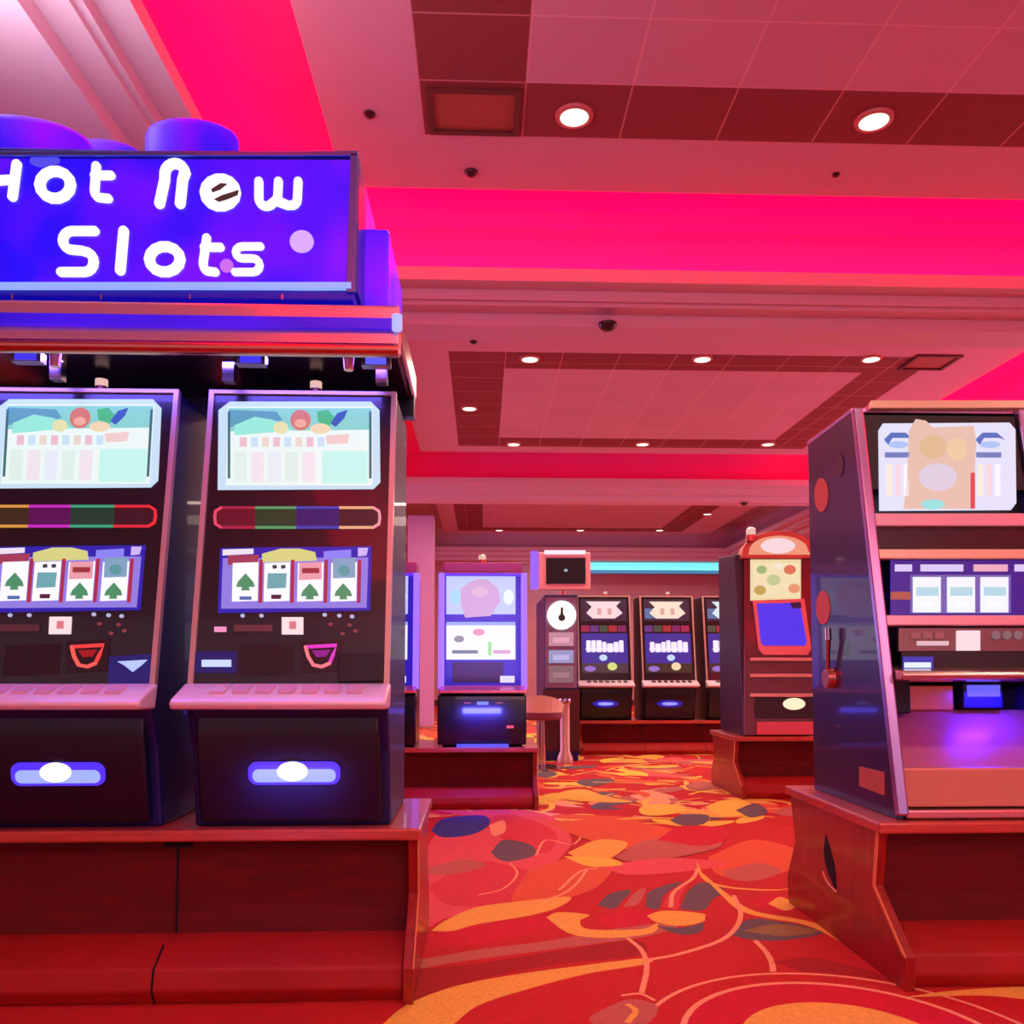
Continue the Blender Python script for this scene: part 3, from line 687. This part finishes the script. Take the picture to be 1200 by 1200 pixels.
MB().rpx(fc, 1019, 471, 1206, 480, -.01, .016, m_gd).build('top_strip', t, .003)
MB().rpx(fc, 1019, 603, 1212, 618, -.01, .018, m_pk).build('upper_strip', t, .004)
MB().rpx(fc, 1020, 618, 1214, 645, -.02, .0, mat((38, 20, 20), .3)).build('dark_band', t)
MB().rpx(fc, 1025, 645, 1214, 656, -.01, .018, m_gd).build('middle_strip', t, .004)
MB().rpx(fc, 1036, 722, 1220, 734, -.01, .018, m_pk).build('lower_strip', t, .004)
o = MB(); o.ppx(fc, [(1034, 497), (1182, 496), (1189, 504), (1190, 590), (1184, 598), (1030, 599), (1029, 505)], .001, .006, E((225, 225, 250), 1.0)); us = o.build('upper_screen', t)
o = MB()
o.ppx(fc, [(1064, 506), (1072, 492), (1084, 494), (1092, 502), (1140, 500), (1143, 520), (1138, 597), (1058, 597), (1062, 560)], .006, .008, E((228, 190, 175), 1))
o.dpx(fc, 1092, 525, 16, 14, .008, .009, E((222, 185, 145), 1)); o.dpx(fc, 1120, 527, 12, 14, .008, .009, E((235, 200, 165), 1)); o.dpx(fc, 1098, 560, 22, 16, .008, .0085, E((220, 205, 225), 1))
for x in (1035, 1142):
    o.ppx(fc, [(x, 516), (x + 8, 508), (x + 25, 508), (x + 34, 516), (x + 28, 514), (x + 10, 514), (x + 5, 522)], .006, .008, E((75, 115, 200), .9))
    o.dpx(fc, x + 17, 522, 12, 4, .006, .008, E((170, 195, 245), 1)); o.rpx(fc, x + 1, 531, x + 30, 537, .006, .008, E((110, 130, 200), .9))
    for k in range(3): o.rpx(fc, x + 3 + k * 10, 545, x + 9 + k * 10, 582, .006, .008, E([(250, 235, 215), (245, 215, 225), (250, 245, 250)][k], 1))
o.rpx(fc, 1136, 555, 1141, 597, .008, .010, E((225, 70, 80), 1)); o.dpx(fc, 1092, 592, 14, 6, .008, .009, E((150, 225, 225), 1)); o.build('screen_picture', us)
o = MB(); o.rpx(fc, 1043, 657, 1216, 721, .0, .004, E((35, 20, 150), .8)); rs = o.build('reel_glass', t)
o = MB()
for a, z in ((1048, 1068), (1078, 1128), (1140, 1180), (1188, 1200)): o.rpx(fc, a, 662, z, 670, .004, .006, E((215, 200, 250) if a != 1140 else (235, 170, 190), 1))
o.rpx(fc, 1043, 694, 1066, 703, .004, .007, E((190, 90, 70), .8)); o.rpx(fc, 1066, 674, 1184, 719, .004, .0045, E((120, 100, 190), .8))
o.build('glass_print', rs)
for x in (1069, 1109, 1148):
    g = MB(); g.rpx(fc, x, 677, x + 32, 718, .0045, .010, E((235, 240, 255), 1.05)); g.rpx(fc, x + 3, 689, x + 29, 699, .010, .011, E((175, 215, 230), 1)); g.rpx(fc, x + 8, 705, x + 24, 711, .010, .011, E((245, 250, 250), 1)); g.build('reel', rs)
o = MB(); o.rpx(fc, 1052, 736, 1220, 764, -.01, .008, mat((120, 100, 100), .35, .6)); bp = o.build('button_panel', t, .003)
g = MB(); g.rpx(fc, 1119, 740, 1146, 763, .008, .016, E((250, 220, 225), 1)); g.build('card_display', bp)
g = MB()
for x in (1066, 1080, 1094): g.rpx(fc, x, 742, x + 10, 749, .008, .015, E((190, 90, 100), .6))
for x in (1165, 1178, 1191): g.dpx(fc, x, 745, 5, 5, .008, .015, E((160, 120, 130), .6))
g.rpx(fc, 1073, 752, 1110, 757, .008, .012, E((235, 190, 200), .9)); g.build('button', bp)
o = MB(); o.rpx(fc, 1056, 764, 1224, 787, -.01, .004, m_blk); q = o.build('acceptor_plate', t)
g = MB(); g.rpx(fc, 1057, 770, 1092, 788, .004, .010, E((30, 50, 190), .8)); g.rpx(fc, 1058, 777, 1089, 783, .010, .013, E((210, 225, 255), 1.2)); g.build('bill_acceptor', q)
# shelf
a = fc.px(1053, 790)[1]; p = fc.P(0, a)
MB().prof([(p.y - .075, p.z + .012), (p.y - .085, p.z - .005), (p.y - .07, p.z - .02), (p.y + .05, p.z - .03), (p.y + .05, p.z + .03)], BX0 + .035, BX1 - .035, mat((215, 185, 175), .25, .9)).build('button_deck', t, .006, True)
# recess with coin tray
g = MB(); y0, z0 = 3.40, .93
MB().prof([(3.35, .92), (3.13, .72), (3.13, .70), (3.37, .90)], BX0 + .032, BX1 - .032, mat((200, 115, 125), .35, .25)).build('sloped_tray', t)
MB().box(BX0 + .032, BX1 - .032, 3.09, 3.135, .58, .725, mat((215, 150, 125), .4, .3)).build('tray_front', t, .01)
MB().box(BX0 + .032, BX1 - .032, 3.055, 3.13, .545, .575, mat((230, 190, 190), .25, .9)).build('bottom_strip', t, .006)
MB().box(BX0 + .035, BX0 + .17, 3.28, 3.40, .91, 1.04, m_blk).build('hopper_block', t, .006)
MB().box(BX0 + .18, BX0 + .37, 3.33, 3.41, .92, 1.02, mat((215, 130, 105), .35, .6)).build('coin_housing', t, .006)
o = MB(); o.box(BX0 + .39, BX0 + .55, 3.30, 3.41, .93, 1.03, mat((20, 15, 80), .3)); q = o.build('blue_lamp', t, .006)
MB().box(BX0 + .405, BX0 + .535, 3.294, 3.30, .975, 1.02, E((95, 90, 250), 1.2)).build('lamp_lens', q)
lamp_area('tray_lamp', (BX0 + .48, 3.24, .985), (radians(12), 0, 0), .14, .04, (.03, .01, 1), 2.6, t)
# side details
fs = Side(BX0)
g = MB()
for x, y, rx, ry in ((963, 580, 8, 20), (965, 712, 8, 20), (984, 545, 5, 14)): MB().dpx(fs, x, y, rx, ry, -.001, .003, mat((210, 115, 85), .5) if x < 980 else mat((80, 35, 60), .5)).build('side_oval', sd)
g = MB(); g.ppx(fs, [(1008, 898), (1037, 905), (1037, 932), (1008, 921)], -.001, .004, mat((205, 130, 100), .4, .5)); g.build('number_plate', sd)
p = fs.px(975, 795); lv = MB(); lv.cyl((BX0, p[0], p[1]), (BX0 - .03, p[0], p[1]), .045, .04, m_copper); q = lv.build('lever_hub', sd, 0, True)
p2 = fs.px(979, 750); MB().cyl((BX0 - .02, p[0], p[1]), (BX0 - .03, p2[0], p2[1]), .008, .010, m_chrome).cyl((BX0 - .03, p2[0], p2[1]), (BX0 - .031, p2[0], p2[1] + .05), .013, .013, m_chrome).build('lever', q, 0, True)
candle(t, 1.68, 3.5, 2.142, .02, .04)

# ------------------------------------------------------------ blue framed machines
def blue_machine(off, label):
    global OFF
    OFF = Vector(off)
    fc = Face(6.76, .93, 6.80, 1.82)
    t = thing('video_slot_machine', (.01, 7.0, .46), label, 'slot machine', None)
    x0 = -.335; x1 = .345
    MB().prof([(6.80, .46), (7.3, .46), (7.3, 1.83), (6.83, 1.83), (6.77, .95)], x0 + .02, x1 - .02, mat((16, 16, 50), .3)).build('cabinet', t, .01)
    o = MB(); m_led = E((125, 85, 255), 2.0); m_l2 = E((80, 40, 240), 1.5)
    for a in (x0 + .012, x1 - .012): o.rect(fc, a - .024, a + .024, -.02, .90, -.02, .03, m_led)
    o.rect(fc, x0, x1, .875, .90, -.02, .025, m_l2)
    o.build('light_frame', t, .006)
    MB().rect(fc, x0 + .04, x1 - .04, .0, .875, -.01, .006, E((35, 20, 200), .8)).build('face_plate', t)  # plate emits by itself, standing in for blue light of the bars
    o = MB(); o.rpx(fc, 523, 674, 604, 720, .006, .012, E((190, 205, 250), 1)); q = o.build('upper_screen', t)
    o = MB(); o.ppx(fc, [(540, 690), (550, 683), (560, 679), (572, 680), (584, 690), (586, 705), (575, 722), (545, 724), (540, 708)], .012, .014, E((205, 165, 195), 1)); o.dpx(fc, 562, 694, 10, 6, .014, .015, E((220, 180, 190), 1)); o.dpx(fc, 534, 700, 6, 9, .012, .013, E((160, 215, 235), 1)); o.dpx(fc, 596, 700, 6, 9, .012, .013, E((230, 245, 250), 1)); o.build('screen_picture', q)
    o = MB(); o.rpx(fc, 523, 729, 604, 773, .006, .012, E((238, 240, 245), 1.05)); q = o.build('lower_screen', t)
    o = MB(); o.dpx(fc, 538, 749, 6, 4, .012, .013, E((150, 150, 130), .9)); o.dpx(fc, 561, 741, 7, 4, .012, .013, E((240, 150, 160), 1)); o.rpx(fc, 572, 752, 576, 768, .012, .013, E((150, 230, 110), 1)); o.rpx(fc, 530, 762, 560, 766, .012, .013, E((110, 130, 110), .9)); o.rpx(fc, 578, 762, 598, 766, .012, .013, E((225, 170, 190), .9)); o.rpx(fc, 523, 729, 604, 733, .012, .013, E((150, 170, 250), 1)); o.build('screen_picture', q)
    MB().rpx(fc, 586, 792, 603, 800, .006, .014, E((210, 200, 255), 1.2)).build('ticket_light', t)
    MB().rpx(fc, 530, 776, 590, 800, .006, .010, mat((35, 20, 30), .4)).build('speaker_panel', t)
    MB().prof([(6.78, .945), (6.62, .90), (6.61, .88), (6.78, .87)], x0 + .0, x1, mat((215, 120, 140), .3, .7)).build('button_deck', t, .008)
    MB().prof([(6.66, .48), (6.78, .47), (6.79, .87), (6.66, .865), (6.63, .67)], x0 - .01, x1 + .0, mat((14, 10, 24), .3, coat=.4)).build('belly_door', t, .012, True)
    fb = Face(6.634, .67, 6.66, .86)
    o = MB(); o.rect(fb, -.04, .05, .12, .145, 0, .006, E((110, 130, 255), 1.2)); o.rect(fb, -.14, -.09, .13, .14, 0, .006, E((190, 70, 110), .8)); o.rect(fb, .11, .16, .13, .14, 0, .006, E((170, 90, 70), .8)); o.rect(fb, .19, .245, -.06, -.04, 0, .006, E((245, 70, 100), 1.1)); o.build('indicator', t)
    lamp_area('belly_glow', (0.0, 6.55, .75), (radians(50), 0, 0), .3, .06, (.08, .08, 1), 6, t)
    MB().box(x0 + .14, x1 - .14, 6.60, 6.625, .465, .49, E((90, 90, 250), 1.0)).build('foot_light', t)
    MB().box(x0 + .02, x1 - .02, 6.9, 7.2, 1.832, 1.93, mat((190, 90, 130), .5)).build('header_panel', t, .01)
    candle(t, .0, 7.02, 1.93, .03, .08)
    lamp_area('frame_glow', (0.0, 6.6, 1.4), (radians(90), 0, 0), .6, .8, (.35, .2, 1), 8, t)
    OFF = Vector((0, 0, 0))
blue_machine((0, 0, 0), 'video slot machine framed in purple light bars, beside the aisle')
blue_machine((-.855, 0, 0), 'purple light barred machine peeking out behind the left front bank')

# ------------------------------------------------------------ round topped machine
t = thing('round_topped_slot_machine', (2.46, 7.4, .5), 'red slot machine with arched lit top and blue tilted screen', 'slot machine')
AX0, AX1 = 2.20, 2.76
fc = Face(7.12, .50, 7.3, 2.02)
m_mar = mat((110, 20, 28), .3, coat=.4); m_mside = mat((55, 22, 50), .4)
MB().prof([(7.16, .5), (7.85, .5), (7.85, 2.1), (7.34, 2.06), (7.16, .7)], AX0, AX1, m_mside).build('cabinet', t, .01)
o = MB(); o.rpx(fc, 872, 655, 962, 862, -.02, .004, m_mar); o.build('face_plate', t, .006)
o = MB(); P = [(868, 655)] + [(912 - 43 * cos(radians(a)), 648 - 25 * sin(radians(a))) for a in range(0, 181, 12)] + [(956, 655)]
o.ppx(fc, P, -.12, .03, mat((215, 95, 80), .4)); q = o.build('arched_top', t, .008)
o = MB(); P = [(876, 651)] + [(911 - 34 * cos(radians(a)), 646 - 17 * sin(radians(a))) for a in range(0, 181, 12)] + [(948, 651)]; o.ppx(fc, P, .03, .036, E((235, 150, 120), 1)); o.dpx(fc, 910, 641, 20, 9, .036, .042, E((245, 215, 220), 1)); o.build('arch_light', q)
o = MB(); o.rpx(fc, 879, 656, 938, 704, .004, .012, E((235, 215, 165), 1)); q = o.build('upper_screen', t)
o = MB(); o.rpx(fc, 882, 660, 936, 700, .012, .0125, E((240, 222, 180), 1))
for x, y, r, cc in ((892, 668, 6, (160, 190, 120)), (906, 680, 8, (200, 210, 150)), (925, 668, 7, (225, 120, 90)), (930, 690, 7, (240, 160, 120)), (890, 692, 7, (200, 170, 90)), (912, 664, 5, (250, 240, 220))): o.dpx(fc, x, y, r, r * .8, .012, .0145, E(cc, .9))
o.build('screen_picture', q)
o = MB(); o.ppx(fc, [(881, 704), (942, 702), (950, 760), (946, 768), (894, 768), (888, 762)], .004, .02, mat((235, 140, 140), .3, .3)); q = o.build('screen_frame', t, .004)
o = MB(); o.ppx(fc, [(886, 708), (936, 707), (944, 752), (942, 757), (894, 757), (891, 754)], .02, .026, E((62, 50, 235), 1)); o.ppx(fc, [(924, 707), (937, 706), (938, 713), (928, 714)], .026, .028, E((20, 15, 60), .6)); o.build('blue_screen', q)
for y in (771, 790, 813):
    MB().rpx(fc, 878, y, 956, y + 4, .0, .03, mat((225, 165, 150), .3, .4)).build('shelf_strip', t, .003)
MB().rpx(fc, 884, 817, 956, 842, .002, .008, mat((40, 10, 14), .4)).build('lower_door', t)
o = MB(); P = [(930 + 13 * cos(radians(a)), 825 - 7 * sin(radians(a))) for a in range(0, 360, 20)]; o.ppx(fc, P, .008, .016, E((255, 215, 180), 1.3)); o.build('door_light', t)
MB().rpx(fc, 886, 846, 956, 861, .0, .02, mat((225, 90, 100), .3, .4)).build('foot_strip', t, .003)
candle(t, 2.33, 7.28, 2.17, .04, .12)

# ------------------------------------------------------------ wheel tower with the display
t = thing('wheel_tower', (.95, 10.3, 0), 'tower with a white dial and black display on top', 'gaming tower')
fc = Face(9.8, 0, 9.8, 2.0)
p0 = fc.px(638, 700)[0]; p1 = fc.px(677, 700)[0]
MB().box(p0, p1, 9.81, 11.3, 0, fc.px(640, 697)[1], mat((20, 30, 110), .3)).build('cabinet', t, .01)
MB().rpx(fc, 639, 700, 676, 806, -.012, .0, mat((150, 120, 160), .4)).build('face_plate', t)
MB().rpx(fc, 636, 808, 679, 880, -.012, .02, mat((80, 18, 24), .4)).build('lower_panel', t)
o = MB(); o.dpx(fc, 658, 721, 17, 17, 0, .03, E((255, 250, 240), 1.15), 32); q = o.build('dial', t)
o = MB(); o.ppx(fc, [(656, 727), (660, 727), (659.4, 712), (657, 712)], .03, .036, mat((30, 35, 40), .4)); o.dpx(fc, 658, 724, 4, 4, .036, .04, mat((40, 45, 45), .4)); o.build('pointer', q)
for y0, y1, cc in ((741, 757, (215, 150, 170)), (762, 777, (170, 165, 215)), (780, 800, (150, 110, 120))):
    o = MB().rpx(fc, 643, y0, 672, y1, 0, .012, E(cc, .8)); q = o.build('panel_screen', t); MB().rpx(fc, 648, (y0 + y1) / 2 - 2, 667, (y0 + y1) / 2 + 4, .012, .016, E(tuple(min(255, int(k * 1.2)) for k in cc), .8)).build('screen_picture', q)
p = fc.px(661, 690)
MB().cyl((p[0], 9.95, p[1] - .1), (p[0], 9.95, p[1] + .1), .03, .03, m_copper).build('post', t)
fd = Face(9.75, 0, 9.75, 2)
o = MB(); o.rpx(fd, 631, 647, 692, 691, -.12, 0, mat((250, 190, 195), .4)); q = o.build('display', t, .01)
MB().rpx(fd, 640, 654, 686, 684, 0, .01, mat((10, 6, 24), .6)).build('display_screen', q)
MB().rpx(fd, 638, 645, 686, 649.5, -.02, .02, E((255, 225, 240), 1.1)).build('display_light', q)
MB().rpx(fd, 661, 667, 665, 670, .01, .013, E((150, 190, 200), .9)).build('display_mark', q)
MB().rpx(fd, 622, 646, 631, 690, -.1, .01, E((140, 90, 250), 1.2)).build('side_light', q)

# stool and bin
t = thing('casino_stool', (.62, 9.1, 0), 'cream backed stool standing between the blue machine and dial tower', 'stool')
sx, sy = at(1, 9.1, 634, 840).x, 9.1
MB().lathe((sx, sy, 0), [(.24, 0), (.24, .02), (.05, .05), (.04, .5), (.12, .52)], m_chrome).build('pedestal', t, 0, True)
MB().lathe((sx, sy, .52), [(.20, 0), (.225, .03), (.22, .08), (.16, .10)], mat((140, 60, 90), .6)).build('seat', t, 0, True)
g = MB()
for i in range(9):
    a0 = radians(200 + i * 16); a1 = radians(200 + (i + 1) * 16)
    g.ext([(sx + .23 * cos(a0), sy + .23 * sin(a0), .60), (sx + .23 * cos(a1), sy + .23 * sin(a1), .60), (sx + .25 * cos(a1), sy + .25 * sin(a1), .78 - .0011 * (i - 3) ** 2 * 4), (sx + .25 * cos(a0), sy + .25 * sin(a0), .78 - .0011 * (i - 4) ** 2 * 4)], (-.04 * cos((a0 + a1) / 2), -.04 * sin((a0 + a1) / 2), 0), mat((252, 232, 215), .5))
g.build('backrest', t, 0, True)
bx = at(1, 9.6, 662, 840).x
t = thing('ash_bin', (bx, 9.6, 0), 'slim pale cylindrical bin with wider foot below the dial tower', 'bin')
MB().lathe((bx, 9.6, .0), [(.09, 0), (.09, .06), (.055, .14), (.055, .66)], mat((220, 185, 170), .35, .4)).build('bin_body', t, 0, True)
MB().lathe((bx, 9.6, .66), [(.07, 0), (.075, .02), (.07, .06), (.03, .07)], m_chrome).build('bin_top', t, 0, True)

# ------------------------------------------------------------ ceiling fittings
def downlight(x, y, label, group, watt, r=.085, col=(1, .78, .58), z=Z0):
    t = thing('downlight', (x, y, z), label, 'ceiling light', group)
    g = MB().lathe((x, y, z - .02), [(r + .03, .02), (r + .025, .004), (r + .005, 0), (r, .004), (r, .02)], mat((200, 120, 115), .4)); g.build('trim_ring', t, 0, True)
    MB().lathe((x, y, z - .016), [(r, .0), (r, .012)], E((255, 240, 215), 2.2)).build('lens', t)
    d = bpy.data.lights.new('downlight_lamp', 'SPOT'); d.energy = watt; d.spot_size = radians(130); d.spot_blend = .6; d.color = col; d.shadow_soft_size = .08
    o = bpy.data.objects.new('downlight_lamp', d); COL.objects.link(o); o.parent = t; o.location = (0, 0, -.04)
names1 = {0: 'left', 1: 'right'}
for i, (px_, py_) in enumerate(((673, 135), (1024, 140))):
    p = at(2, Z0, px_, py_); downlight(p.x, p.y, 'large round ceiling light in the near dark band, %s one' % names1[i], 'near ceiling lights', 60)
for x, y in ((.55, 1.4), (2.4, 1.4), (4.2, 4.93), (-.06, -1.0), (4.2, 1.4)): downlight(x, y, 'round ceiling light above or behind the camera', 'overhead ceiling lights', 50)
for i, (px_, py_) in enumerate(((621, 420), (823, 420), (1021, 420))):
    p = at(2, Z0, px_, py_); downlight(p.x, p.y, 'ceiling light in the front band of the middle tray, %s' % ('leftmost', 'central', 'rightmost')[i], 'middle tray front lights', 75)
p = at(2, Z0, 550, 478); downlight(p.x, p.y, 'ceiling light in the short left band of the middle tray', None, 60)
for i, (px_, py_) in enumerate(((602, 520), (753, 520), (900, 520))):
    p = at(2, Z0, px_, py_); downlight(p.x, p.y, 'ceiling light in the rear band of the middle tray, %s' % ('leftmost', 'central', 'rightmost')[i], 'middle tray rear lights', 75)
for i, (px_, py_) in enumerate(((585, 621), (680, 621), (773, 621))):
    p = at(2, Z0, px_, py_); downlight(p.x, p.y, 'tiny ceiling light in the farthest tray, %s of its row' % ('leftmost', 'central', 'rightmost')[i], 'far tray lights', 90)
p = at(2, Z0, 829, 602); downlight(p.x, p.y, 'tiny ceiling light in the slanting right band of the farthest tray', None, 60)
# vents
def vent(x0, x1, y0, y1, label, z=Z0):
    t = thing('ceiling_vent', ((x0 + x1) / 2, (y0 + y1) / 2, z), label, 'vent')
    f = MB(); m = mat((95, 40, 38), .5); w = .035
    f.box(x0, x1, y0, y0 + w, z - .02, z, m); f.box(x0, x1, y1 - w, y1, z - .02, z, m); f.box(x0, x0 + w, y0 + w, y1 - w, z - .02, z, m); f.box(x1 - w, x1, y0 + w, y1 - w, z - .02, z, m); f.build('frame', t)
    f = MB().box(x0 + w, x1 - w, y0 + w, y1 - w, z - .004, z, mat((170, 80, 62), .6)); f.build('grille', t)
p, q = at(2, Z0, 503, 163), at(2, Z0, 606, 107)
vent(-.33, .22, 4.72, 5.14, 'square vent in the corner of the near dark tile band')
p = at(2, Z0, 1090, 424); vent(p.x - .25, p.x + .25, p.y - .22, p.y + .22, 'square vent at the right corner of the middle tray')
# small domes
def dome(px_, py_, z, r, label, name='smoke_detector', cat='detector'):
    p = at(2, z, px_, py_)
    o = MB().lathe((p.x, p.y, z), [(r, 0), (r, -.01), (r * .9, -r * .4), (r * .5, -r * .75), (r * .1, -r * .85)], mat((60, 22, 25), .3), 20).build(name, None, 0, True)
    tag(o, label, cat)
dome(712, 379, ZS, .075, 'black camera dome under the soffit between the ceiling trays', 'security_camera', 'camera')
dome(552, 201, Z0, .045, 'small dark detector just above the pink cove, near the sign')
dome(433, 133, Z0, .035, 'small dark sprinkler disc left of the dark tile band', 'sprinkler', 'sprinkler')
dome(980, 204, Z0, .025, 'tiny sprinkler disc above the pink cove, right side', 'sprinkler', 'sprinkler')
dome(1120, 402, Z0, .04, 'small dark detector past the right corner of middle tray')
dome(555, 400, ZS - .001, .03, 'small sprinkler disc near the left front of middle tray', 'sprinkler', 'sprinkler')
dome(872, 589, ZS, .06, 'tiny dark detector over the round topped machine')
